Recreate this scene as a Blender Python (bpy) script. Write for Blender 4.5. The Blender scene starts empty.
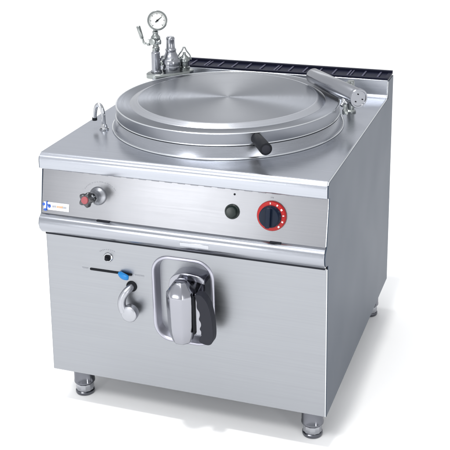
import bpy, bmesh, math, random
from mathutils import Vector, Matrix
random.seed(7)
scene = bpy.context.scene
COL = scene.collection
PI = math.pi

# ------------------------------------------------------------------ materials
def new_mat(name):
    m = bpy.data.materials.new(name); m.use_nodes = True
    nt = m.node_tree
    return m, nt, nt.nodes['Principled BSDF']

def plain(name, col, rough=.5, metal=0., coat=0., bump=0., bscale=300., spec=.5):
    m, nt, b = new_mat(name)
    b.inputs['Base Color'].default_value = (*col, 1)
    b.inputs['Roughness'].default_value = rough
    b.inputs['Metallic'].default_value = metal
    b.inputs['Coat Weight'].default_value = coat
    b.inputs['Specular IOR Level'].default_value = spec
    tc = nt.nodes.new('ShaderNodeTexCoord')
    n = nt.nodes.new('ShaderNodeTexNoise'); n.inputs['Scale'].default_value = bscale * .2; n.inputs['Detail'].default_value = 4
    nt.links.new(tc.outputs['Object'], n.inputs['Vector'])
    mr = nt.nodes.new('ShaderNodeMapRange')
    mr.inputs['To Min'].default_value = max(.02, rough - .05); mr.inputs['To Max'].default_value = rough + .06
    nt.links.new(n.outputs['Fac'], mr.inputs['Value']); nt.links.new(mr.outputs['Result'], b.inputs['Roughness'])
    if bump > 0:
        n2 = nt.nodes.new('ShaderNodeTexNoise'); n2.inputs['Scale'].default_value = bscale
        nt.links.new(tc.outputs['Object'], n2.inputs['Vector'])
        bp = nt.nodes.new('ShaderNodeBump'); bp.inputs['Strength'].default_value = bump; bp.inputs['Distance'].default_value = .001
        nt.links.new(n2.outputs['Fac'], bp.inputs['Height']); nt.links.new(bp.outputs['Normal'], b.inputs['Normal'])
    return m

def steel(name, col, rough=.34, stretch=(3, 400, 400), grain=.05, metal=1., aniso=0., bump=.03, radial=False, cloud=.05):
    """brushed sheet: fine grain stretched along the brushing, broad faint smudges in the gloss"""
    m, nt, b = new_mat(name)
    N, L = nt.nodes, nt.links
    b.inputs['Metallic'].default_value = metal
    tc = N.new('ShaderNodeTexCoord')
    if radial:
        sp = N.new('ShaderNodeSeparateXYZ'); L.new(tc.outputs['Object'], sp.inputs[0])
        le = N.new('ShaderNodeVectorMath'); le.operation = 'LENGTH'; L.new(tc.outputs['Object'], le.inputs[0])
        at = N.new('ShaderNodeMath'); at.operation = 'ARCTAN2'; L.new(sp.outputs[1], at.inputs[0]); L.new(sp.outputs[0], at.inputs[1])
        cb = N.new('ShaderNodeCombineXYZ'); L.new(le.outputs['Value'], cb.inputs[0])
        ml = N.new('ShaderNodeMath'); ml.operation = 'MULTIPLY'; ml.inputs[1].default_value = .002
        L.new(at.outputs[0], ml.inputs[0]); L.new(ml.outputs[0], cb.inputs[1])
        vec = cb.outputs[0]; sc = (420, 420, 1)
    else:
        vec = tc.outputs['Object']; sc = stretch
    mp = N.new('ShaderNodeMapping'); mp.inputs['Scale'].default_value = sc
    L.new(vec, mp.inputs['Vector'])
    n = N.new('ShaderNodeTexNoise'); n.inputs['Scale'].default_value = 1; n.inputs['Detail'].default_value = 6; n.inputs['Roughness'].default_value = .65
    L.new(mp.outputs[0], n.inputs['Vector'])
    big = N.new('ShaderNodeTexNoise'); big.inputs['Scale'].default_value = 4.5; big.inputs['Detail'].default_value = 3
    L.new(tc.outputs['Object'], big.inputs['Vector'])
    r1 = N.new('ShaderNodeMapRange'); r1.inputs['To Min'].default_value = rough - grain; r1.inputs['To Max'].default_value = rough + grain
    L.new(n.outputs['Fac'], r1.inputs['Value'])
    r2 = N.new('ShaderNodeMapRange'); r2.inputs['To Min'].default_value = -cloud; r2.inputs['To Max'].default_value = cloud
    L.new(big.outputs['Fac'], r2.inputs['Value'])
    ad = N.new('ShaderNodeMath'); L.new(r1.outputs[0], ad.inputs[0]); L.new(r2.outputs[0], ad.inputs[1])
    L.new(ad.outputs[0], b.inputs['Roughness'])
    cr = N.new('ShaderNodeMapRange'); cr.inputs['To Min'].default_value = .86; cr.inputs['To Max'].default_value = 1.08
    L.new(n.outputs['Fac'], cr.inputs['Value'])
    vm = N.new('ShaderNodeVectorMath'); vm.operation = 'SCALE'; vm.inputs[0].default_value = col
    L.new(cr.outputs[0], vm.inputs['Scale']); L.new(vm.outputs[0], b.inputs['Base Color'])
    wave = N.new('ShaderNodeTexNoise'); wave.inputs['Scale'].default_value = 3.2; wave.inputs['Detail'].default_value = 1
    L.new(tc.outputs['Object'], wave.inputs['Vector'])
    bw = N.new('ShaderNodeBump'); bw.inputs['Strength'].default_value = .5; bw.inputs['Distance'].default_value = .012 if not radial else .003
    L.new(wave.outputs['Fac'], bw.inputs['Height'])
    bp = N.new('ShaderNodeBump'); bp.inputs['Strength'].default_value = bump; bp.inputs['Distance'].default_value = .0006
    L.new(bw.outputs['Normal'], bp.inputs['Normal'])
    L.new(n.outputs['Fac'], bp.inputs['Height']); L.new(bp.outputs['Normal'], b.inputs['Normal'])
    if aniso:
        b.inputs['Anisotropic'].default_value = aniso
        tg = N.new('ShaderNodeTangent'); tg.direction_type = 'RADIAL'; tg.axis = 'Z'
        L.new(tg.outputs[0], b.inputs['Tangent'])
    return m

M = {}
M['steel'] = steel('brushed_steel', (.335, .347, .370), rough=.37, grain=.07, bump=.05)
M['panel'] = steel('panel_steel', (.26, .264, .28), rough=.33, grain=.06)
M['deck'] = steel('deck_steel', (.43, .45, .495), rough=.25, metal=.88, stretch=(3, 300, 300))
M['rail'] = steel('rail_steel', (.36, .375, .41), rough=.22)
M['lid'] = steel('turned_lid_steel', (.245, .257, .285), rough=.34, radial=True, aniso=.88, bump=.09, grain=.08)
M['ring'] = steel('rim_steel', (.36, .375, .41), rough=.26, stretch=(40, 40, 500), aniso=.3)
M['edge'] = plain('polished_edge', (.70, .72, .74), .2, 1)
M['bevel'] = steel('bevel_steel', (.50, .515, .55), rough=.24, radial=True)
M['side'] = steel('shaded_side_steel', (.044, .062, .092), rough=.42, stretch=(40, 300, 8), metal=.75, grain=.02, bump=.01, cloud=.03)  # same steel darkened: shade on the sides is put into the base colour
M['chrome'] = plain('chrome', (.48, .49, .51), .10, 1)
M['cast'] = plain('cast_metal', (.30, .32, .315), .2, 1, bump=.15, bscale=120)
M['castz'] = plain('satin_cast', (.33, .34, .37), .2, 1, bump=.1, bscale=90)
M['leg'] = plain('leg_metal', (.15, .155, .175), .13, 1)
M['satin'] = plain('satin_steel', (.40, .41, .44), .38, 1, bump=.08, bscale=150)
M['wheel'] = plain('dark_metal', (.07, .07, .075), .25, .8)
M['tap'] = plain('tap_chrome', (.33, .335, .37), .13, 1, bump=.04, bscale=60)
M['foot'] = plain('foot_metal', (.38, .39, .42), .22, 1)
M['recess'] = plain('recess_grey', (.42, .42, .48), .36, .85)
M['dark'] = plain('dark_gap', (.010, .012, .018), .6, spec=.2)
M['black'] = plain('black_plastic', (.010, .011, .014), .5, bump=.1, bscale=400, spec=.10)
M['grip'] = plain('charcoal_grip', (.016, .017, .024), .5, bump=.15, bscale=500, spec=.2)
M['navy'] = plain('navy_enamel', (.006, .007, .018), .5, spec=.12)
M['navy2'] = plain('worn_navy', (.05, .05, .085), .45, .2, spec=.2)
M['red'] = plain('red_plastic', (.36, .014, .014), .35, coat=.1, spec=.25)
M['redcap'] = plain('faded_red_cap', (.30, .08, .09), .45, spec=.2)
M['knob'] = plain('blue_black_plastic', (.004, .009, .022), .34, spec=.18)
M['green'] = plain('black_green_button', (.006, .012, .011), .25, spec=.3)
M['blue'] = plain('blue_plastic', (.01, .16, .42), .35, spec=.3)
M['logo'] = plain('blue_print', (.02, .09, .42), .5)
M['white'] = plain('white_label', (.82, .83, .86), .4)
M['dial'] = plain('gauge_dial', (.66, .68, .66), .5)
M['print'] = plain('grey_print', (.30, .31, .34), .6)
M['orange'] = plain('orange_print', (.65, .30, .15), .6)

# ------------------------------------------------------------------ mesh helpers
WORLD = {}
def link(name, bm, mat, parent, smooth=None, bevel=0., seg=2, origin=None, label=None):
    bmesh.ops.recalc_face_normals(bm, faces=bm.faces)
    xs = [v.co for v in bm.verts]
    c = Vector(origin) if origin else Vector([(min(p[i] for p in xs) + max(p[i] for p in xs)) / 2 for i in range(3)])
    for v in bm.verts: v.co -= c
    me = bpy.data.meshes.new(name); bm.to_mesh(me); bm.free()
    o = bpy.data.objects.new(name, me); COL.objects.link(o)
    mats = mat if isinstance(mat, (list, tuple)) else [mat]
    for m_ in mats: me.materials.append(m_)
    WORLD[o] = c
    if parent is not None:
        o.parent = parent; o.location = c - WORLD[parent]
    else:
        o.location = c
    if bevel:
        bv = o.modifiers.new('bevel', 'BEVEL'); bv.width = bevel; bv.segments = seg; bv.limit_method = 'ANGLE'; bv.angle_limit = math.radians(35)
        bv.harden_normals = False
        smooth = smooth or 35
    if smooth:
        for p in me.polygons: p.use_smooth = True
        me.set_sharp_from_angle(angle=math.radians(smooth if not bevel else 60))
    if label: o['label'] = label
    return o

def box(bm, x0, x1, y0, y1, z0, z1):
    vs = [bm.verts.new((x, y, z)) for x in (x0, x1) for y in (y0, y1) for z in (z0, z1)]
    for f in ((0, 1, 3, 2), (4, 6, 7, 5), (0, 4, 5, 1), (2, 3, 7, 6), (0, 2, 6, 4), (1, 5, 7, 3)):
        bm.faces.new([vs[i] for i in f])
    return vs

def frame(axis):
    a = Vector(axis).normalized()
    t = Vector((0, 0, 1)) if abs(a.z) < .9 else Vector((1, 0, 0))
    u = a.cross(t).normalized(); v = a.cross(u).normalized()
    return a, u, v

def lathe(bm, prof, centre=(0, 0, 0), axis=(0, 0, 1), n=48, ph=0., su=1., sv=1.):
    """prof: list of (radius, height) along axis; radius 0 closes the end"""
    a, u, v = frame(axis); c = Vector(centre); rings = []
    for r, h in prof:
        if r < 1e-6: rings.append([bm.verts.new(c + a * h)])
        else: rings.append([bm.verts.new(c + a * h + u * (su * r * math.cos(ph + 2 * PI * k / n)) + v * (sv * r * math.sin(ph + 2 * PI * k / n))) for k in range(n)])
    for A, B in zip(rings, rings[1:]):
        for k in range(n):
            k2 = (k + 1) % n
            q = [A[k % len(A)], A[k2 % len(A)], B[k2 % len(B)], B[k % len(B)]]
            q = [x for i, x in enumerate(q) if x not in q[:i]]
            if len(q) > 2: bm.faces.new(q)
    return rings

def cyl(bm, p0, p1, r0, r1=None, n=32, b=0.):
    p0, p1 = Vector(p0), Vector(p1); d = (p1 - p0).length; r1 = r0 if r1 is None else r1
    if b: prof = [(0, 0), (r0 - b, 0), (r0 - .3 * b, .3 * b), (r0, b), (r1, d - b), (r1 - .3 * b, d - .3 * b), (r1 - b, d), (0, d)]
    else: prof = [(0, 0), (r0, 0), (r1, d), (0, d)]
    lathe(bm, prof, p0, p1 - p0, n)

def smooth_path(pts, sub=6):
    P = [Vector(p) for p in pts]; out = []
    for i in range(len(P) - 1):
        a = P[max(i - 1, 0)]; b = P[i]; c = P[i + 1]; d = P[min(i + 2, len(P) - 1)]
        for k in range(sub):
            t = k / sub
            out.append(.5 * ((2 * b) + (c - a) * t + (2 * a - 5 * b + 4 * c - d) * t * t + (3 * b - a - 3 * c + d) * t ** 3))
    out.append(P[-1]); return out

def tube(bm, pts, r, n=16, sub=6, cap=True):
    P = smooth_path(pts, sub) if sub > 1 else [Vector(p) for p in pts]
    R = r if callable(r) else (lambda t: r)
    prev = None; rings = []
    for i, p in enumerate(P):
        d = (P[min(i + 1, len(P) - 1)] - P[max(i - 1, 0)]).normalized()
        if prev is None:
            t = Vector((0, 0, 1)) if abs(d.z) < .9 else Vector((1, 0, 0)); u = d.cross(t).normalized()
        else:
            u = (prev - d * prev.dot(d)).normalized()
        v = d.cross(u); prev = u; rr = R(i / (len(P) - 1))
        rings.append([bm.verts.new(p + u * rr * math.cos(2 * PI * k / n) + v * rr * math.sin(2 * PI * k / n)) for k in range(n)])
    for A, B in zip(rings, rings[1:]):
        for k in range(n): bm.faces.new([A[k], A[(k + 1) % n], B[(k + 1) % n], B[k]])
    if cap: bm.faces.new(rings[0]); bm.faces.new(rings[-1])
    return rings

def prism_x(bm, prof, x0, x1):
    """(y,z) outline extruded along x"""
    A = [bm.verts.new((x0, y, z)) for y, z in prof]; B = [bm.verts.new((x1, y, z)) for y, z in prof]
    n = len(prof)
    for k in range(n): bm.faces.new([A[k], A[(k + 1) % n], B[(k + 1) % n], B[k]])
    bm.faces.new(A); bm.faces.new(B)
    return A, B

def rrect(x0, x1, z0, z1, r, n=8):
    out = []
    for cx, cz, a0 in ((x1 - r, z1 - r, 0), (x0 + r, z1 - r, 90), (x0 + r, z0 + r, 180), (x1 - r, z0 + r, 270)):
        for k in range(n + 1):
            a = math.radians(a0 + 90 * k / n); out.append((cx + r * math.cos(a), cz + r * math.sin(a)))
    return out

def arc(cy, cz, r, a0, a1, n=8):
    return [(cy + r * math.cos(math.radians(a0 + (a1 - a0) * k / n)), cz + r * math.sin(math.radians(a0 + (a1 - a0) * k / n))) for k in range(n + 1)]

# ------------------------------------------------------------------ setting
bm = bmesh.new(); bmesh.ops.create_circle(bm, cap_ends=True, segments=96, radius=90, matrix=Matrix.Translation((0, 0, 0)))
m_floor = plain('white_studio_floor', (.90, .90, .90), .9, bscale=2, spec=.1)
fl = link('floor', bm, m_floor, None, origin=(0, 0, 0)); fl['kind'] = 'structure'

# ------------------------------------------------------------------ the appliance
W, D, H, DR = .8, .8605, .7728, .7742          # width, depth, worktop height, start of the flue riser
ZB = .1084
EX, EY = .4005, .3995
root = bpy.data.objects.new('boiling_kettle', None); COL.objects.link(root)
root.location = (W / 2, D / 2, 0); WORLD[root] = Vector(root.location)
root.empty_display_size = .2
root['label'] = 'stainless steel freestanding boiling kettle with round lid, drain tap and four short legs'
root['category'] = 'boiling kettle'

def xl(z):          # left edge of the cabinet, which leans slightly
    return .002 - .010 * (.54 - z) / .43

# cabinet carcass (back, bottom) and side sheets
bm = bmesh.new(); box(bm, .006, .794, .024, D - .004, ZB + .002, .545)
box(bm, .006, .794, .03, D - .004, .545, .755)
cab = link('cabinet', bm, M['steel'], root)

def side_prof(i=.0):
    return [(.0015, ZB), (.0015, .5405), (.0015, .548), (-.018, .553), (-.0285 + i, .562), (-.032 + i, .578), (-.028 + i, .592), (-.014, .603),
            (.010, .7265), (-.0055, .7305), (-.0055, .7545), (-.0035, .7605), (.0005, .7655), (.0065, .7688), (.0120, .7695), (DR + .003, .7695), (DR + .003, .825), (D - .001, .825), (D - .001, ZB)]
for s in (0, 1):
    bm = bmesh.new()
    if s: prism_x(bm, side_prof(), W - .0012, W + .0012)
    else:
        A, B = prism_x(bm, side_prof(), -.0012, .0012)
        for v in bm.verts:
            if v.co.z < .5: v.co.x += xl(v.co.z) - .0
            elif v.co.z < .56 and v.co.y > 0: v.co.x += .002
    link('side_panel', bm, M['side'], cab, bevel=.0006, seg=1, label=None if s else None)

# front panel with a rounded opening for the tap recess
RX0, RX1, RZ0, RZ1, RR = .322, .488, .268, .510, .045
bm = bmesh.new()
zt = .5385
outer = [(xl(ZB), ZB), (W - .0015, ZB), (W - .0015, zt), (xl(zt), zt)]
hole = rrect(RX0, RX1, RZ0, RZ1, RR)
for y in (0., .018):
    O = [bm.verts.new((x, y, z)) for x, z in outer]; I = [bm.verts.new((x, y, z)) for x, z in hole]
    es = [bm.edges.new((O[k], O[(k + 1) % 4])) for k in range(4)] + [bm.edges.new((I[k], I[(k + 1) % len(I)])) for k in range(len(I))]
    bmesh.ops.triangle_fill(bm, use_beauty=True, edges=es, normal=(0, -1, 0))
    if y == 0.: O0, I0 = O, I
for k in range(4): bm.faces.new([O0[k], O0[(k + 1) % 4], O[(k + 1) % 4], O[k]])
for k in range(len(I)): bm.faces.new([I0[k], I0[(k + 1) % len(I)], I[(k + 1) % len(I)], I[k]])
front = link('front_panel', bm, M['steel'], root, bevel=.0016, seg=3)

# pressed tray behind the tap
bm = bmesh.new()
prof = [(.007, .0006), (.0055, -.003), (.002, -.0045), (-.0015, -.0035), (-.004, .002), (-.006, .012), (-.010, .040), (-.020, .050)]
loops = []
for off, y in prof:
    pts = rrect(RX0 - off, RX1 + off, RZ0 - off, RZ1 + off, RR + off)
    loops.append([bm.verts.new((x, y, z)) for x, z in pts])
n = len(loops[0])
for A, B in zip(loops, loops[1:]):
    for k in range(n): bm.faces.new([A[k], A[(k + 1) % n], B[(k + 1) % n], B[k]])
bm.faces.new(loops[-1])
tray = link('tap_recess', bm, M['recess'], front, smooth=60)

# worktop: folded lip, flat deck, upstand of the flue riser
rr = .0185
YL = -.0078
prof = [(.012, .7290), (YL + .003, .7285)] + [(YL, .7315)] + arc(YL + rr, H - rr, rr, 180, 90, 8) + \
       [(DR - .012, H)] + [(DR - .012 + .012 * math.sin(math.radians(a)), H + .012 - .012 * math.cos(math.radians(a))) for a in (20, 45, 70, 90)] + \
       [(DR, .8270), (DR + .0025, .8295), (DR + .012, .8295), (DR + .012, .760), (.030, .760), (.030, .745), (.012, .745)]
bm = bmesh.new(); prism_x(bm, prof, .0014, W - .0014)
deck = link('worktop', bm, M['deck'], root, bevel=.0018, seg=2, smooth=40)
# polished folded edges along both sides of the deck
for s in (0, 1):
    bm = bmesh.new()
    x = W - .0008 if s else .0008
    tube(bm, [(x, YL + .0045, .7640), (x, YL + .0105, .7690), (x, YL + .0185, .7705), (x, .3, .7705), (x, DR - .012, .7705), (x, DR - .004, .775), (x, DR + .0005, .785), (x, DR + .0005, .826)], .0016, n=8, sub=1)
    link('edge_fold', bm, M['edge'], deck, smooth=60)

# flue riser with dark grille
bm = bmesh.new(); box(bm, .0014, W - .0014, DR + .0125, D - .001, .760, .8265)
flue = link('flue_riser', bm, M['deck'], root, bevel=.001)
bm = bmesh.new()
y0, y1 = DR + .001, D + .001
box(bm, .001, W - .001, y0, y0 + .010, 0.8290, 0.8350)          # front bar
box(bm, .001, W - .001, y1 - .012, y1, 0.8290, .8400)          # rear bar
box(bm, .001, .013, y0 + .010, y1 - .012, 0.8290, 0.8350)
box(bm, W - .013, W - .001, y0 + .010, y1 - .012, 0.8290, 0.8350)
box(bm, .013, W - .013, y0 + .010, y1 - .012, 0.8252, 0.8320)   # floor of the duct
gr = link('flue_grille', bm, M['navy'], flue, bevel=.0012)
for k in range(16):
    bm = bmesh.new(); x = .013 + .0484 * k + .022
    box(bm, x, x + .006, y0 + .010, y1 - .012, 0.8321, 0.8357)
    if k % 5 == 3: box(bm, x + .010, x + .015, y0 + .010, y1 - .012, 0.8321, 0.8357)
    link('grille_bar', bm, M['navy2'], gr, bevel=.0008, seg=1)

# control panel (leans forward towards the rail)
PY0, PZ0, PY1, PZ1 = .0115, .7285, -.0155, .6025
bm = bmesh.new(); prism_x(bm, [(PY0, PZ0), (PY1, PZ1), (.03, PZ1), (.03, PZ0)], .0014, W - .0014)
cp = link('control_panel', bm, M['panel'], root, bevel=.0012)
pn = Vector((0, -(PZ0 - PZ1), -(PY1 - PY0))).normalized()          # outward normal
pu = Vector((0, PY0 - PY1, PZ0 - PZ1)).normalized()                # up along the panel
def on_panel(x, z, off=0.):
    t = (z - PZ1) / (PZ0 - PZ1)
    return Vector((x, PY1 + (PY0 - PY1) * t, z)) + pn * off
def panel_poly(bm, pts, x, z, off, th):
    """flat piece lying on the panel; pts in panel (right, up)"""
    c = on_panel(x, z, 0)
    A = [bm.verts.new(c + Vector((a, 0, 0)) + pu * b + pn * off) for a, b in pts]
    B = [bm.verts.new(c + Vector((a, 0, 0)) + pu * b + pn * (off + th)) for a, b in pts]
    k_ = len(pts)
    for k in range(k_): bm.faces.new([A[k], A[(k + 1) % k_], B[(k + 1) % k_], B[k]])
    bm.faces.new(A); bm.faces.new(B)
def rect(a0, a1, b0, b1): return [(a0, b0), (a1, b0), (a1, b1), (a0, b1)]

# row of vent slots pressed under the lip
bm = bmesh.new()
for k in range(21):
    x = .03 + k * .0366
    box(bm, x, x + .021, .0085, .0105, .7215, .7262)
    # slot hood
vs_ = link('vent_slots', bm, M['print'], cp, bevel=.0008, seg=1)

# bull-nose rail under the control panel
prof = [(.002, .6030), (-.0135, .6030)] + [(-.0135 - .0195 * math.sin(math.radians(a)), .5765 + .0262 * math.cos(math.radians(a)) - (.002 if a > 150 else 0)) for a in range(12, 176, 12)] + [(-.006, .5475), (.002, .5475)]
bm = bmesh.new(); prism_x(bm, prof, .0008, W - .0014)
rail = link('front_rail', bm, M['rail'], root, smooth=30, bevel=.0008, seg=2)
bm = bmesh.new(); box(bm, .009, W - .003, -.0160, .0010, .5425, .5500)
link('rail_shade_strip', bm, M['dark'], rail, bevel=.001)  # added dark strip, imitates the shade along the rail's underside
bm = bmesh.new(); tube(bm, [(xl(zt) + .001, .0010, zt + .0006), (W - .003, .0010, zt + .0006)], .0015, n=8, sub=1)
link('top_fold', bm, M['edge'], front, smooth=60)
bm = bmesh.new(); tube(bm, [(W - .0016, .0006, ZB + .001), (W - .0016, .0006, zt - .001)], .0014, n=8, sub=1)
link('side_fold', bm, M['edge'], front, smooth=60)
bm = bmesh.new(); tube(bm, [(W - .0018, PY1 + .0008, PZ1 + .004), (W - .0018, PY0 + .0002, PZ0 - .004)], .0014, n=8, sub=1)
link('side_fold', bm, M['edge'], cp, smooth=60)
# finger slot plate in the middle of the rail and two drain notches on top
bm = bmesh.new()
ring_a = [(-.0135 - .0205 * math.sin(math.radians(a)), .5765 + .0272 * math.cos(math.radians(a))) for a in (88, 94, 100, 106, 112)]
ring_b = [(y + .003, z) for y, z in reversed(ring_a)]
prism_x(bm, ring_a + ring_b, .414, .494)
link('rail_plate', bm, M['bevel'], rail, bevel=.0005, seg=1)
for x0, x1 in ((.170, .208), (.654, .684)):
    bm = bmesh.new(); box(bm, x0, x1, -.0215, -.0145, .6015, .6042)
    link('drain_notch', bm, M['dark'], rail, bevel=.0006, seg=1)

# maker's sticker
bm = bmesh.new(); panel_poly(bm, rect(-.0385, .0385, -.0105, .0105), .0465, .6245, .0004, .0010)
st = link('sticker', bm, M['white'], cp)
def circ(cx, cz, r, n=20): return [(cx + r * math.cos(2 * PI * k / n), cz + r * math.sin(2 * PI * k / n)) for k in range(n)]
bm = bmesh.new()
for pts in (circ(-.0385, .0035, .0042), circ(-.0210, -.0005, .0046), rect(-.0312, -.0268, -.0125, .0125),
            [(-.0268, -.0125), (-.0268, -.0085), (-.036, -.0075), (-.0385, -.0105), (-.0375, -.0135), (-.031, -.0145)],
            rect(-.0275, -.0175, .0015, .0045)):
    panel_poly(bm, pts, .0465, .6245, .0016, .0006)
link('emblem', bm, M['logo'], st)
for x0, x1, mt in ((-.012, .0005, 'print'), (.0015, .0185, 'orange'), (.0195, .0320, 'print')):
    bm = bmesh.new(); x = x0
    while x < x1 - .002:
        w = random.choice((.0012, .0024, .0030)); h = random.choice((.0058, .0064, .0058))
        panel_poly(bm, rect(x, x + w, -.003, -.003 + h), .0465, .6245, .0016, .0004)
        x += w + .0008
    link('printed_text', bm, M[mt], st)

# temperature knob: red scale ring, grip with a pointer ridge
KX, KZ = .655, .6675
bm = bmesh.new(); lathe(bm, [(0, .0005), (.0385, .0005), (.0385, .004), (.036, .0085), (.030, .0105), (0, .0105)], on_panel(KX, KZ), pn, 56)
kn = link('temperature_knob', bm, M['red'], cp, smooth=40)
bm = bmesh.new(); lathe(bm, [(0, .0107), (.0285, .0107), (.0285, .014), (.0265, .027), (.0245, .0295), (0, .030)], on_panel(KX, KZ), pn, 48)
g = link('knob_grip', bm, M['knob'], kn, smooth=40)
bm = bmesh.new(); panel_poly(bm, rrect(-.0062, .0062, -.026, .026, .004, 4), KX, KZ, .0302, .010)
link('pointer_ridge', bm, M['knob'], kn, bevel=.002, seg=3)
bm = bmesh.new()
for k, a in enumerate((95, 62, 35, 8, -20, -48)):
    c, s_ = math.cos(math.radians(a)), math.sin(math.radians(a))
    pts = [(.0330 * c + u * c - v * s_, .0330 * s_ + u * s_ + v * c) for u, v in rect(-.0022, .0022, -.0012 - .0006 * (k % 3), .0012 + .0006 * (k % 3))]
    panel_poly(bm, pts, KX, KZ, .0101, .0009)
link('scale_marks', bm, M['white'], kn)
bm = bmesh.new(); panel_poly(bm, rect(-.0035, .0035, -.0015, .0015), .653, .7125, .0004, .0005)
link('index_mark', bm, M['print'], cp)

# igniter button and its dot
bm = bmesh.new(); lathe(bm, [(0, .0004), (.0195, .0004), (.0195, .003), (.0175, .005), (.0165, .005), (.0158, .004), (.0150, .009), (.0125, .0115), (0, .0125)], on_panel(.5495, .6665), pn, 40)
bt = link('push_button', bm, M['green'], cp, smooth=40)
bm = bmesh.new(); lathe(bm, [(0, .0004), (.0028, .0004), (.0024, .0016), (0, .002)], on_panel(.5535, .7105), pn, 20)
link('pilot_dot', bm, M['black'], cp, smooth=40)

# water valve on the left: escutcheon, stem, star wheel with a red cap
vx, vz = .170, .6665
bm = bmesh.new(); lathe(bm, [(0, .0004), (.025, .0004), (.025, .002), (.022, .006), (.017, .010), (.013, .018), (.013, .030), (0, .030)], on_panel(vx, vz), pn, 40)
wv = link('water_valve', bm, M['satin'], cp, smooth=50)
bm = bmesh.new()
c0 = on_panel(vx, vz)
tube(bm, [c0 + pn * .028, c0 + pn * .045, c0 + pn * .062], .0085, sub=1)
lathe(bm, [(0, .026), (.0155, .026), (.017, .030), (.0155, .041), (0, .041)], c0, pn, 6)
link('valve_stem', bm, M['chrome'], wv, smooth=30)
bm = bmesh.new()
prof_n = 60
A, B, C_, D_ = [], [], [], []
for k in range(prof_n):
    a = 2 * PI * k / prof_n; r = .0180 + .0030 * math.cos(5 * a)
    for lst, rr_, h in ((A, r - .003, .058), (B, r, .062), (C_, r, .073), (D_, r - .004, .077)):
        lst.append(bm.verts.new(c0 + pn * h + Vector((rr_ * math.cos(a), 0, 0)) + pu * rr_ * math.sin(a)))
for P, Q in ((A, B), (B, C_), (C_, D_)):
    for k in range(prof_n): bm.faces.new([P[k], P[(k + 1) % prof_n], Q[(k + 1) % prof_n], Q[k]])
bm.faces.new(A); bm.faces.new(D_)
hw = link('handwheel', bm, M['wheel'], wv, smooth=40)
bm = bmesh.new(); lathe(bm, [(0, .0772), (.0100, .0772), (.0100, .079), (.009, .081), (0, .082)], c0, pn, 32)
link('red_cap', bm, M['redcap'], wv, smooth=40)
# faint printed arc above the valve
bm = bmesh.new()
for k in range(15):
    a = math.radians(158 - 9.2 * k)
    c, s_ = math.cos(a), math.sin(a)
    w = .0030 + .0008 * (k % 3)
    pts = [(.050 * c + u * s_ + v * c, .036 * s_ - u * c + v * s_) for u, v in rect(-w / 2, w / 2, -.0009, .0009)]
    panel_poly(bm, pts, vx + .006, vz + .002, .0003, .0004)
link('printed_arc', bm, M['print'], cp)

# ---- front panel fittings
bm = bmesh.new(); lathe(bm, [(0, 0), (.0095, 0), (.0095, .004), (.0065, .006), (.006, .012), (.0045, .0145), (0, .015)], (.1885, -.0003, .4885), (0, -1, 0), 28)
ind = link('drain_indicator', bm, [M['black']], front, smooth=40)
bm = bmesh.new(); lathe(bm, [(.0097, .0), (.0135, .0), (.0135, .0022), (.0115, .0042), (.0097, .0042), (.0097, 0)], (.1885, -.0003, .4885), (0, -1, 0), 28)
link('bezel', bm, M['chrome'], ind, smooth=40)
bm = bmesh.new()
for k in range(9):
    a = math.radians(140 - 10 * k); c, s_ = math.cos(a), math.sin(a); w = .0028
    A = [(.034 * c + u * s_ + v * c, .023 * s_ - u * c + v * s_) for u, v in rect(-w / 2, w / 2, -.0016, .0016)]
    vv = [bm.verts.new((.190 + a_, -.0005, .4875 + b_)) for a_, b_ in A]; bm.faces.new(vv)
link('printed_arc', bm, M['print'], front)

# sliding lever: dark slot with a blue lever
bm = bmesh.new()
A = [bm.verts.new((x, -.0006, z)) for x, z in rrect(.1300, .2580, .4425, .4495, .0034, 4)]
B = [bm.verts.new((x, -.0022, z)) for x, z in rrect(.1310, .2570, .4432, .4488, .0027, 4)]
for k in range(len(A)): bm.faces.new([A[k], A[(k + 1) % len(A)], B[(k + 1) % len(A)], B[k]])
bm.faces.new(B); bm.faces.new(A)
sl = link('lever_slot', bm, M['black'], front)
bm = bmesh.new()
tube(bm, [(.222, -.003, .4475), (.229, -.008, .4455), (.238, -.012, .4435), (.247, -.013, .4420), (.252, -.012, .4415)], lambda t: .0035 + .0052 * math.sin(PI * min(1, .15 + .75 * t)), n=16, sub=4)
link('slide_lever', bm, M['blue'], sl, smooth=60)
for x0, x1 in ((.106, .123), (.265, .290)):
    bm = bmesh.new(); x = x0
    while x < x1:
        w = random.choice((.0024, .0030)); vv = [bm.verts.new(p) for p in ((x, -.0006, .4440), (x + w, -.0006, .4440), (x + w, -.0006, .4485), (x, -.0006, .4485))]; bm.faces.new(vv); x += w + .0014
    link('printed_text', bm, M['print'], front)

# overflow outlet: swept pipe ending in a round cap
bm = bmesh.new(); lathe(bm, [(0, 0), (.0155, 0), (.0155, .002), (.0135, .004), (.0110, .004), (0, .003)], (.2545, -.0003, .411), (0, -1, 0), 32)
ov = link('overflow_outlet', bm, M['black'], front, smooth=40)
bm = bmesh.new()
tube(bm, [(.2545, .0, .411), (.2530, -.010, .4095), (.2460, -.021, .402), (.2375, -.026, .386), (.2350, -.028, .366), (.2400, -.028, .347)], lambda t: .0095 + .0022 * t, n=20, sub=6)
link('outlet_pipe', bm, M['satin'], ov, smooth=60)
bm = bmesh.new(); lathe(bm, [(0, -.014), (.020, -.014), (.0228, -.010), (.0235, -.002), (.0235, .007), (.0215, .0100), (.019, .0112), (0, .0125)], (.2570, -.026, .3425), (0, -1, 0), 40)
link('outlet_cap', bm, M['satin'], ov, smooth=40)

# drain tap: faceted body on a collar, black curved grip
TX, TY = .4175, -.044
bm = bmesh.new()
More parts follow.
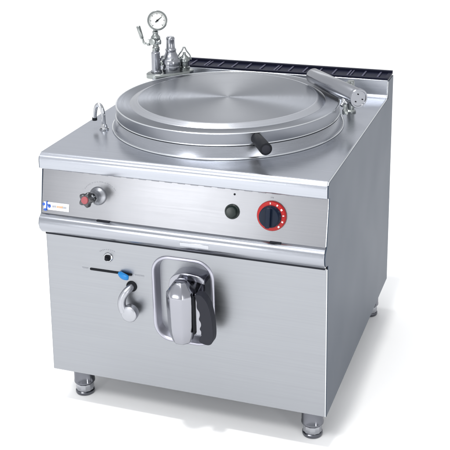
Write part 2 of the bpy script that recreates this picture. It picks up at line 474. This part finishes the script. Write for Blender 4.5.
# pipe coming out of the tray and the shouldered collar
tube(bm, [(TX - .004, .046, .425), (TX - .004, .01, .425), (TX - .004, -.03, .425)], .030, n=32, sub=1)
lathe(bm, [(.0, .0), (.044, .0), (.046, .004), (.046, .014), (.042, .020), (0, .022)], (TX - .004, .036, .425), (0, -1, 0), 40)
dt = link('drain_tap', bm, M['tap'], root, smooth=40)
bm = bmesh.new()
lathe(bm, [(0, .2960), (.0235, .2960), (.0275, .2985), (.0300, .3060), (.0340, .3180), (.0368, .3320), (.0385, .3500), (.0400, .4000), (.0405, .4320), (.0395, .4420), (.0195, .4695), (.0170, .4725), (0, .4735)], (TX, TY, 0), (0, 0, 1), 8, ph=math.radians(22.5))
link('tap_body', bm, M['tap'], dt, bevel=.0032, seg=3, smooth=30)
bm = bmesh.new()
prismpts = [(.3720, .4230), (.3770, .4480), (.3950, .4640), (.4250, .4700), (.4640, .4640), (.4740, .4560), (.4740, .4440), (.4400, .4500), (.4000, .4480), (.3860, .4360), (.3810, .4200)]
prismpts = [(q.x, q.z) for q in smooth_path([(x, 0, z) for x, z in prismpts[:6]], 4) + smooth_path([(x, 0, z) for x, z in prismpts[6:]], 4)]
A = [bm.verts.new((x, -.020, z + .012)) for x, z in prismpts]; B = [bm.verts.new((x, .030, z + .012)) for x, z in prismpts]
for k in range(len(A)): bm.faces.new([A[k], A[(k + 1) % len(A)], B[(k + 1) % len(A)], B[k]])
bm.faces.new(A); bm.faces.new(B)
link('tap_shoulder', bm, M['tap'], dt, bevel=.003, seg=3)
# handle bracket beside the body, then grip
bm = bmesh.new()
pts = [(.4585, .4430), (.4760, .4400), (.4790, .4000), (.4760, .3500), (.4760, .3260), (.4600, .3230), (.4560, .3400), (.4570, .4000)]
A = [bm.verts.new((x, TY - .008, z)) for x, z in pts]; B = [bm.verts.new((x, TY + .012, z)) for x, z in pts]
for k in range(len(A)): bm.faces.new([A[k], A[(k + 1) % len(A)], B[(k + 1) % len(A)], B[k]])
bm.faces.new(A); bm.faces.new(B)
br = link('handle_bracket', bm, M['tap'], dt, bevel=.002, seg=3)
bm = bmesh.new(); box(bm, .4535, .4592, TY - .015, TY - .004, .328, .436)
link('bracket_gap', bm, M['black'], dt, bevel=.001)
outerp = smooth_path([(.4640, 0, .4475), (.4830, 0, .4470), (.4980, 0, .4290), (.5060, 0, .4030), (.5110, 0, .3700), (.5125, 0, .3350), (.5090, 0, .3150), (.4980, 0, .3070), (.4800, 0, .3090), (.4720, 0, .3140)], 5)
inner_ = [(.4740, .3240), (.4800, .3330), (.4790, .3440), (.4755, .3510), (.4790, .3610), (.4785, .3700), (.4740, .3790), (.4765, .3900), (.4755, .4000), (.4690, .4110), (.4690, .4270)]
inn = smooth_path([(x, 0, z) for x, z in inner_], 4)
poly = [(p.x, p.z) for p in outerp] + [(p.x, p.z) for p in inn]
bm = bmesh.new()
A = [bm.verts.new((x, TY - .022, z)) for x, z in poly]; B = [bm.verts.new((x, TY + .006, z)) for x, z in poly]
for k in range(len(A)): bm.faces.new([A[k], A[(k + 1) % len(A)], B[(k + 1) % len(A)], B[k]])
bm.faces.new(A); bm.faces.new(B)
link('tap_grip', bm, M['grip'], dt, bevel=.003, seg=3)

# ---- legs
def leg(x, y):
    bm = bmesh.new()
    lathe(bm, [(0, .1065), (.0300, .1065), (.0300, .0440), (.0308, .0430), (.0308, .0385), (.0290, .0370), (0, .0370)], (x, y, 0), (0, 0, 1), 48)
    o = link('leg', bm, M['leg'], root, smooth=40)
    bm = bmesh.new()
    lathe(bm, [(0, .0368), (.0240, .0368), (.0240, .0340), (.0262, .0330), (.0266, .0290), (.0266, .0150), (.0262, .0125), (.0250, .0115), (0, .0115)], (x, y, 0), (0, 0, 1), 12)
    f = link('foot', bm, M['foot'], o, smooth=25)
    bm = bmesh.new()
    lathe(bm, [(0, .0114), (.0262, .0114), (.0282, .0095), (.0286, .0040), (.0270, .0008), (0, .0008)], (x, y, 0), (0, 0, 1), 40)
    link('foot_pad', bm, M['leg'], o, smooth=40)
    return o
LX, LY0, LY1 = .0490, .0730, .796
first = leg(LX, LY0)
for x, y in ((W - .0545, LY0), (W - .0446, LY1), (LX, LY1)):
    c = first.copy(); COL.objects.link(c); c.parent = root; c.location = first.location + Vector((x - LX, y - LY0, 0))
    for ch in list(first.children):
        d = ch.copy(); COL.objects.link(d); d.parent = c

# ---- kettle rim and lid
bm = bmesh.new()
lathe(bm, [(.300, H + .0006), (.3378, H + .0006), (.3378, H + .002), (.3355, H + .0032), (.3325, H + .005), (.3265, .8040), (.3255, .8060), (.300, .8060), (.300, H + .0006)], (EX, EY, 0), (0, 0, 1), 160)
rim = link('kettle_rim', bm, M['ring'], root, smooth=25, origin=(EX, EY, .79))
bm = bmesh.new(); lathe(bm, [(.3360 + .0022 * math.cos(a), H + .0028 + .0022 * math.sin(a)) for a in [2 * PI * k / 10 for k in range(11)]], (EX, EY, 0), (0, 0, 1), 160)
link('rim_bead', bm, M['edge'], rim, smooth=60, origin=(EX, EY, .775))
bm = bmesh.new()
lathe(bm, [(0, .8075), (.3225, .8075), (.3238, .8095), (.3238, .8400), (.3225, .8418), (.2840, .8418), (.2825, .8421), (.2800, .8430), (.2655, .8500), (.2625, .8509), (.2560, .8510),
           (.180, .8505), (.100, .8498), (.030, .8494), (.006, .8493), (.0045, .8499), (0, .8500)], (EX, EY, 0), (0, 0, 1), 160)
lid = link('lid', bm, M['lid'], root, smooth=14, origin=(EX, EY, .83))
for r, z, q in ((.3236, .8092, .0022), (.3228, .8405, .0021)):
    bm = bmesh.new(); lathe(bm, [(r + q * math.cos(a), z + q * math.sin(a)) for a in [2 * PI * k / 10 for k in range(11)]], (EX, EY, 0), (0, 0, 1), 160)
    link('lid_bead', bm, M['edge'], lid, smooth=60, origin=(EX, EY, z))
bm = bmesh.new()
lathe(bm, [(.2836, .8422), (.2826, .8429), (.2802, .8436), (.2652, .8507), (.2625, .8515), (.2600, .8514), (.2600, .8506), (.2836, .8416), (.2836, .8422)], (EX, EY, 0), (0, 0, 1), 160)
link('lid_bevel', bm, M['bevel'], lid, smooth=40, origin=(EX, EY, .847))
# lid handle
a = -1.0; dr = Vector((math.cos(a), math.sin(a), 0)); c0 = Vector((EX, EY, .8245))
bm = bmesh.new(); cyl(bm, c0 + dr * .3240, c0 + dr * .416, .0155, .0165, 32, b=.002)
hd = link('lid_handle', bm, M['black'], lid, smooth=40)
bm = bmesh.new()
cyl(bm, c0 + dr * .408, c0 + dr * .4166, .0115, .0115, 24, b=.001)
link('handle_insert', bm, M['grip'], hd, smooth=40)

# ---- hinge spring housing at the right of the lid
hA, hB = Vector((.600, .612, .8720)), Vector((.781, .410, .8720))
ax = (hB - hA).normalized()
bm = bmesh.new(); cyl(bm, hA, hB, .0235, .0262, 48, b=.003)
hg = link('hinge_housing', bm, M['castz'], root, smooth=40)
L_ = (hB - hA).length
bm = bmesh.new(); lathe(bm, [(.0225, 0), (.0277, 0), (.0277, .010), (.0262, .0125), (.0225, .0125), (.0215, .0105), (0, .0105)], hB - ax * .004, ax, 48)
cp2 = link('end_cap', bm, M['castz'], hg, smooth=40)
_, u_, v_ = frame(ax)
for k in range(3):
    an = 2 * PI * k / 3 + .7
    bm = bmesh.new(); p = hB + ax * .0066 + (u_ * math.cos(an) + v_ * math.sin(an)) * .0125
    cyl(bm, p, p + ax * .0018, .0019, .0019, 12)
    link('screw', bm, M['black'], cp2, smooth=40)
nrm = Vector((-ax.y, ax.x, 0)); nrm = nrm if nrm.dot(Vector((EX, EY, 0)) - hA.xy.to_3d()) > 0 else -nrm
# post on the deck behind the housing, arm to it, and a ball pin onto the lid rim
bm = bmesh.new()
hx, hy = .7225, .590
lathe(bm, [(0, H + .0006), (.0165, H + .0006), (.0165, H + .006), (.0115, H + .010), (.0105, .868), (.0095, .871), (0, .871)], (hx, hy, 0), (0, 0, 1), 28)
link('hinge_post', bm, M['cast'], hg, smooth=40)
bm = bmesh.new(); hm = hA + ax * .14
cyl(bm, (hx, hy, .862), (hm.x, hm.y, .868), .0085, .0085, 20)
link('hinge_arm', bm, M['cast'], hg, smooth=40)
bm = bmesh.new()
q0 = hB - ax * .036 + nrm * .020 + Vector((0, 0, -.016)); q1 = hB - ax * .032 + nrm * .031 + Vector((0, 0, -.026))
lathe(bm, [(0, -.006), (.0075, -.004), (.0105, .002), (.0110, .008), (.0085, .014), (.0055, .017), (.0055, .026), (0, .027)], q0 - (q1 - q0) * .5, q1 - q0, 20)
link('hinge_pin', bm, M['chrome'], hg, smooth=40)
bm = bmesh.new()
lathe(bm, [(0, 0), (.0075, 0), (.0085, .003), (.0085, .012), (.0060, .015), (.0045, .028), (0, .028)], hB - ax * .022 + nrm * .026 + Vector((0, 0, -.050)), (0, 0, 1), 16)
link('hinge_bolt', bm, M['cast'], hg, smooth=40)

# ---- fittings group behind the lid at the left
PCX, PCY, PA = .111, .664, math.radians(40)
bm = bmesh.new()
n = 64; rings = []
for s_, z in ((.90, .8240), (1, .8260), (1, .8385), (.95, .8415)):
    rings.append([bm.verts.new((PCX + s_ * (.079 * math.cos(t) * math.cos(PA) - .040 * math.sin(t) * math.sin(PA)), PCY + s_ * (.079 * math.cos(t) * math.sin(PA) + .040 * math.sin(t) * math.cos(PA)), z)) for t in [2 * PI * k / n for k in range(n)]])
for A, B in zip(rings, rings[1:]):
    for k in range(n): bm.faces.new([A[k], A[(k + 1) % n], B[(k + 1) % n], B[k]])
bm.faces.new(rings[0]); bm.faces.new(rings[-1])
plate = link('fitting_plate', bm, M['cast'], root, smooth=40)
bm = bmesh.new(); lathe(bm, [(0, H + .0005), (.036, H + .0005), (.036, H + .006), (.028, H + .010), (.028, .8238), (0, .8238)], (PCX, PCY, 0), (0, 0, 1), 32)
link('pedestal', bm, M['cast'], plate, smooth=40)

# column carrying the lever valve and the gauge
cx, cy = .0735, .640
bm = bmesh.new()
lathe(bm, [(0, .8417), (.0180, .8417), (.0180, .846), (.0148, .848), (.0142, .905), (.0115, .908), (.0115, .912), (0, .912)], (cx, cy, 0), (0, 0, 1), 32)
col = link('gauge_column', bm, M['castz'], plate, smooth=40)
bm = bmesh.new()
lathe(bm, [(0, .910), (.0095, .910), (.0120, .914), (.0120, .922), (.0090, .926), (.0085, .935), (.0130, .940), (.0155, .948), (.0150, .957), (.0100, .963), (.0080, .967), (.0095, .969), (.0095, .975), (.0060, .978), (.0055, .988), (0, .988)], (cx + .002, cy, 0), (0, 0, 1), 24)
cyl(bm, (cx - .022, cy - .004, .938), (cx + .020, cy - .002, .942), .0085, .0085, 20, b=.002)
lathe(bm, [(0, 0), (.0115, 0), (.0115, .008), (0, .008)], (cx - .024, cy - .004, .938), (1, 0, 0), 6)
lathe(bm, [(0, 0), (.0105, 0), (.0115, .004), (.0105, .010), (0, .011)], (cx - .002, cy - .012, .945), (0, -1, 0), 24)
vb = link('lever_valve', bm, M['cast'], plate, smooth=35)
bm = bmesh.new()
tube(bm, [(cx - .022, cy - .006, .936), (cx - .036, cy - .006, .935), (cx - .040, cy - .006, .946), (cx - .046, cy - .006, .962)], .0035, n=12, sub=5)
lv = link('valve_lever', bm, M['cast'], vb, smooth=60)
bm = bmesh.new(); cyl(bm, (cx - .0425, cy - .006, .950), (cx - .0545, cy - .006, .990), .0060, .0068, 20, b=.002)
link('lever_sleeve', bm, M['cast'], vb, smooth=50)
# pressure gauge
gc = Vector((cx + .010, cy, 1.010)); gd = Vector((.46, -.86, .22)).normalized()
bm = bmesh.new(); lathe(bm, [(0, -.014), (.024, -.014), (.0285, -.010), (.0300, -.002), (.0320, .000), (.0320, .005), (.0300, .0075), (.0275, .0075), (.0268, .0035), (0, .0035)], gc, gd, 48)
gg = link('pressure_gauge', bm, M['cast'], plate, smooth=35)
bm = bmesh.new(); lathe(bm, [(0, .0038), (.0262, .0038), (.0262, .0042), (0, .0042)], gc, gd, 48)
dl = link('dial', bm, M['dial'], gg, smooth=35)
_, gu, gv = frame(gd)
up = (Vector((0, 0, 1)) - gd * gd.z).normalized(); rt = up.cross(gd).normalized()
if rt.x < 0: rt = -rt
bm = bmesh.new()
for k in range(25):
    a = math.radians(225 - 270 * k / 24); r0 = .0195 if k % 4 == 0 else .0218; w = .0006 if k % 4 else .0009
    d = rt * math.cos(a) + up * math.sin(a); t = gd.cross(d)
    vv = [bm.verts.new(gc + gd * .0045 + d * r + t * s_) for r, s_ in ((r0, -w), (.0245, -w), (.0245, w), (r0, w))]; bm.faces.new(vv)
link('dial_marks', bm, M['black'], gg)
bm = bmesh.new()
a = math.radians(38); d = rt * math.cos(a) + up * math.sin(a); t = gd.cross(d)
A = [gc + d * r + t * s_ for r, s_ in ((-.008, -.0016), (-.006, -.0018), (.019, -.0005), (.019, .0005), (-.006, .0018), (-.008, .0016))]
lo = [bm.verts.new(p + gd * .0050) for p in A]; hi = [bm.verts.new(p + gd * .0058) for p in A]
bm.faces.new(lo); bm.faces.new(hi)
for k in range(6): bm.faces.new([lo[k], lo[(k + 1) % 6], hi[(k + 1) % 6], hi[k]])
lathe(bm, [(0, .0048), (.0032, .0048), (.0028, .0066), (0, .0068)], gc, gd, 16)
link('needle', bm, M['black'], gg)

# safety valve
sx, sy = .112, .674
bm = bmesh.new()
lathe(bm, [(0, .8417), (.0300, .8417), (.0300, .8560), (.0285, .8580), (.0285, .8640), (.0310, .8660), (.0310, .8790), (.0290, .8820), (.0240, .8870), (.0195, .8960), (.0165, .9040), (.0180, .9060), (.0180, .9110), (.0155, .9130),
           (.0145, .9150), (.0140, .9420), (.0145, .9440), (.0135, .9490), (.0100, .9525), (0, .9535)], (sx, sy, 0), (0, 0, 1), 40)
sv = link('safety_valve', bm, M['castz'], plate, smooth=35)
bm = bmesh.new()
cyl(bm, (sx - .030, sy - .022, .868), (sx - .018, sy - .012, .868), .008, .008, 20, b=.001)
link('side_plug', bm, M['cast'], sv, smooth=40)
for k in range(6):
    bm = bmesh.new()
    a = 2 * PI * k / 6; box(bm, sx + .0285 * math.cos(a) - .003, sx + .0285 * math.cos(a) + .003, sy + .0285 * math.sin(a) - .003, sy + .0285 * math.sin(a) + .003, .8825, .8870)
    link('bolt', bm, M['cast'], sv, bevel=.0008)
# small relief valve with wire bail
bx, by = .1465, .704
bm = bmesh.new()
lathe(bm, [(0, .8417), (.0175, .8417), (.0175, .8480), (.0140, .8500), (.0140, .8640), (.0165, .8660), (.0165, .8760), (.0140, .8800), (.0080, .8850), (.0050, .8900), (.0050, .8960), (0, .8970)], (bx, by, 0), (0, 0, 1), 6 + 22)
rv = link('relief_valve', bm, M['cast'], plate, smooth=35)
bm = bmesh.new()
tube(bm, [(bx - .021, by - .004, .872), (bx - .018, by - .004, .886), (bx - .008, by - .002, .900), (bx, by, .914), (bx + .008, by + .002, .900), (bx + .018, by + .004, .886), (bx + .021, by + .004, .872)], .0022, n=10, sub=4)
link('wire_bail', bm, M['cast'], rv, smooth=60)

# ---- gooseneck water spout on the deck at the left
gx, gy = .0810, .232
bm = bmesh.new()
pts = [(gx, gy, H + .004), (gx, gy, .800), (gx - .001, gy, .825), (gx - .006, gy, .842), (gx - .014, gy, .8465), (gx - .021, gy, .840), (gx - .026, gy, .822), (gx - .0285, gy, .800)]
tube(bm, pts, .0058, n=18, sub=6)
sp = link('water_spout', bm, M['chrome'], root, smooth=60)
bm = bmesh.new(); lathe(bm, [(0, 0), (.0048, 0), (.0048, .0008), (0, .0008)], (gx - .0286, gy, .7990), (0, 0, -1), 18)
lathe(bm, [(.0050, -.002), (.0072, -.002), (.0072, .006), (.0050, .006), (.0050, -.002)], (gx - .0284, gy, .8005), (0, 0, 1), 18)
link('outlet', bm, M['black'], sp, smooth=40)
bm = bmesh.new(); lathe(bm, [(0, H + .0005), (.0135, H + .0005), (.0135, H + .0045), (.0105, H + .006), (.0088, H + .014), (.0070, H + .017), (0, H + .017)], (gx, gy, 0), (0, 0, 1), 28)
link('base_nut', bm, M['chrome'], sp, smooth=40)

# ------------------------------------------------------------------ camera
R = Matrix(((0.94335447, -0.08303248, 0.32122881), (0.33121766, 0.29235188, -0.89712053), (-0.01942171, 0.95269932, 0.30329328)))
cd = bpy.data.cameras.new('camera'); cam = bpy.data.objects.new('camera', cd); COL.objects.link(cam)
cam.matrix_world = Matrix.Translation((1.33623155, -2.24083265, 1.64916764)) @ R.to_4x4()
cd.sensor_width = 36; cd.lens = 1002.1924 / 450 * 36; cd.shift_x = 0; cd.shift_y = -(225 - 126.819) / 450
cd.clip_start = .05; cd.clip_end = 400
scene.camera = cam

# ------------------------------------------------------------------ light
w = bpy.data.worlds.new('World'); scene.world = w; w.use_nodes = True
nt = w.node_tree; N, L = nt.nodes, nt.links
bg = N['Background']
tc = N.new('ShaderNodeTexCoord'); sp_ = N.new('ShaderNodeSeparateXYZ'); L.new(tc.outputs['Generated'], sp_.inputs[0])
rx = N.new('ShaderNodeMapRange'); rx.interpolation_type = 'SMOOTHSTEP'   # the dim side of the studio
rx.inputs['From Min'].default_value = .25; rx.inputs['From Max'].default_value = .85
rx.inputs['To Min'].default_value = .98; rx.inputs['To Max'].default_value = .72
L.new(sp_.outputs['X'], rx.inputs['Value'])
rz = N.new('ShaderNodeMapRange'); rz.interpolation_type = 'SMOOTHSTEP'   # brighter ceiling
rz.inputs['From Min'].default_value = .45; rz.inputs['From Max'].default_value = .95
rz.inputs['To Min'].default_value = 0; rz.inputs['To Max'].default_value = .15
L.new(sp_.outputs['Z'], rz.inputs['Value'])
ad = N.new('ShaderNodeMath'); ry = N.new('ShaderNodeMapRange'); ry.interpolation_type = 'SMOOTHSTEP'   # added fill: world brighter in front of the appliance than behind
ry.inputs['From Min'].default_value = -.7; ry.inputs['From Max'].default_value = .7
ry.inputs['To Min'].default_value = 1.08; ry.inputs['To Max'].default_value = .85
L.new(sp_.outputs['Y'], ry.inputs['Value'])
mu = N.new('ShaderNodeMath'); mu.operation = 'MULTIPLY'; L.new(rx.outputs[0], mu.inputs[0]); L.new(ry.outputs[0], mu.inputs[1])
L.new(mu.outputs[0], ad.inputs[0]); L.new(rz.outputs[0], ad.inputs[1])
bg.inputs['Color'].default_value = (.96, .975, 1, 1)
L.new(ad.outputs[0], bg.inputs['Strength'])

pl = bpy.data.lights.new('overhead_lamp', 'POINT'); po = bpy.data.objects.new('overhead_lamp', pl); COL.objects.link(po)
po.location = (.41, -2.5, 12); pl.energy = 2500; pl.shadow_soft_size = .36; pl.color = (1, .99, .97)
def area(name, loc, target, sx, sy, e):
    a_ = bpy.data.lights.new(name, 'AREA'); a_.shape = 'RECTANGLE'; a_.size = sx; a_.size_y = sy; a_.energy = e
    o = bpy.data.objects.new(name, a_); COL.objects.link(o); o.location = loc
    o.rotation_euler = (Vector(target) - Vector(loc)).to_track_quat('-Z', 'Y').to_euler()
area('front_softbox', (-.3, -2.9, 3.9), (.4, 0, .7), 3.0, .8, 85)
area('low_softbox', (-.60, -2.7, .80), (.4, 0, .6), .5, .6, 11)
area('back_softbox', (-1.0, 4.4, 2.05), (.4, .3, .8), 1.3, .6, 2.4)
area('top_softbox', (-.55, .95, 3.9), (.4, .3, .8), 1.3, .9, 40)
area('strip_softbox', (3.0, -2.0, .7), (.4, 0, .3), .25, 1.3, 16)

# ------------------------------------------------------------------ render settings
scene.render.engine = 'CYCLES'
scene.view_settings.view_transform = 'Standard'; scene.view_settings.look = 'None'
scene.view_settings.exposure = 0; scene.view_settings.gamma = 1
scene.render.resolution_x = 1024; scene.render.resolution_y = 1024
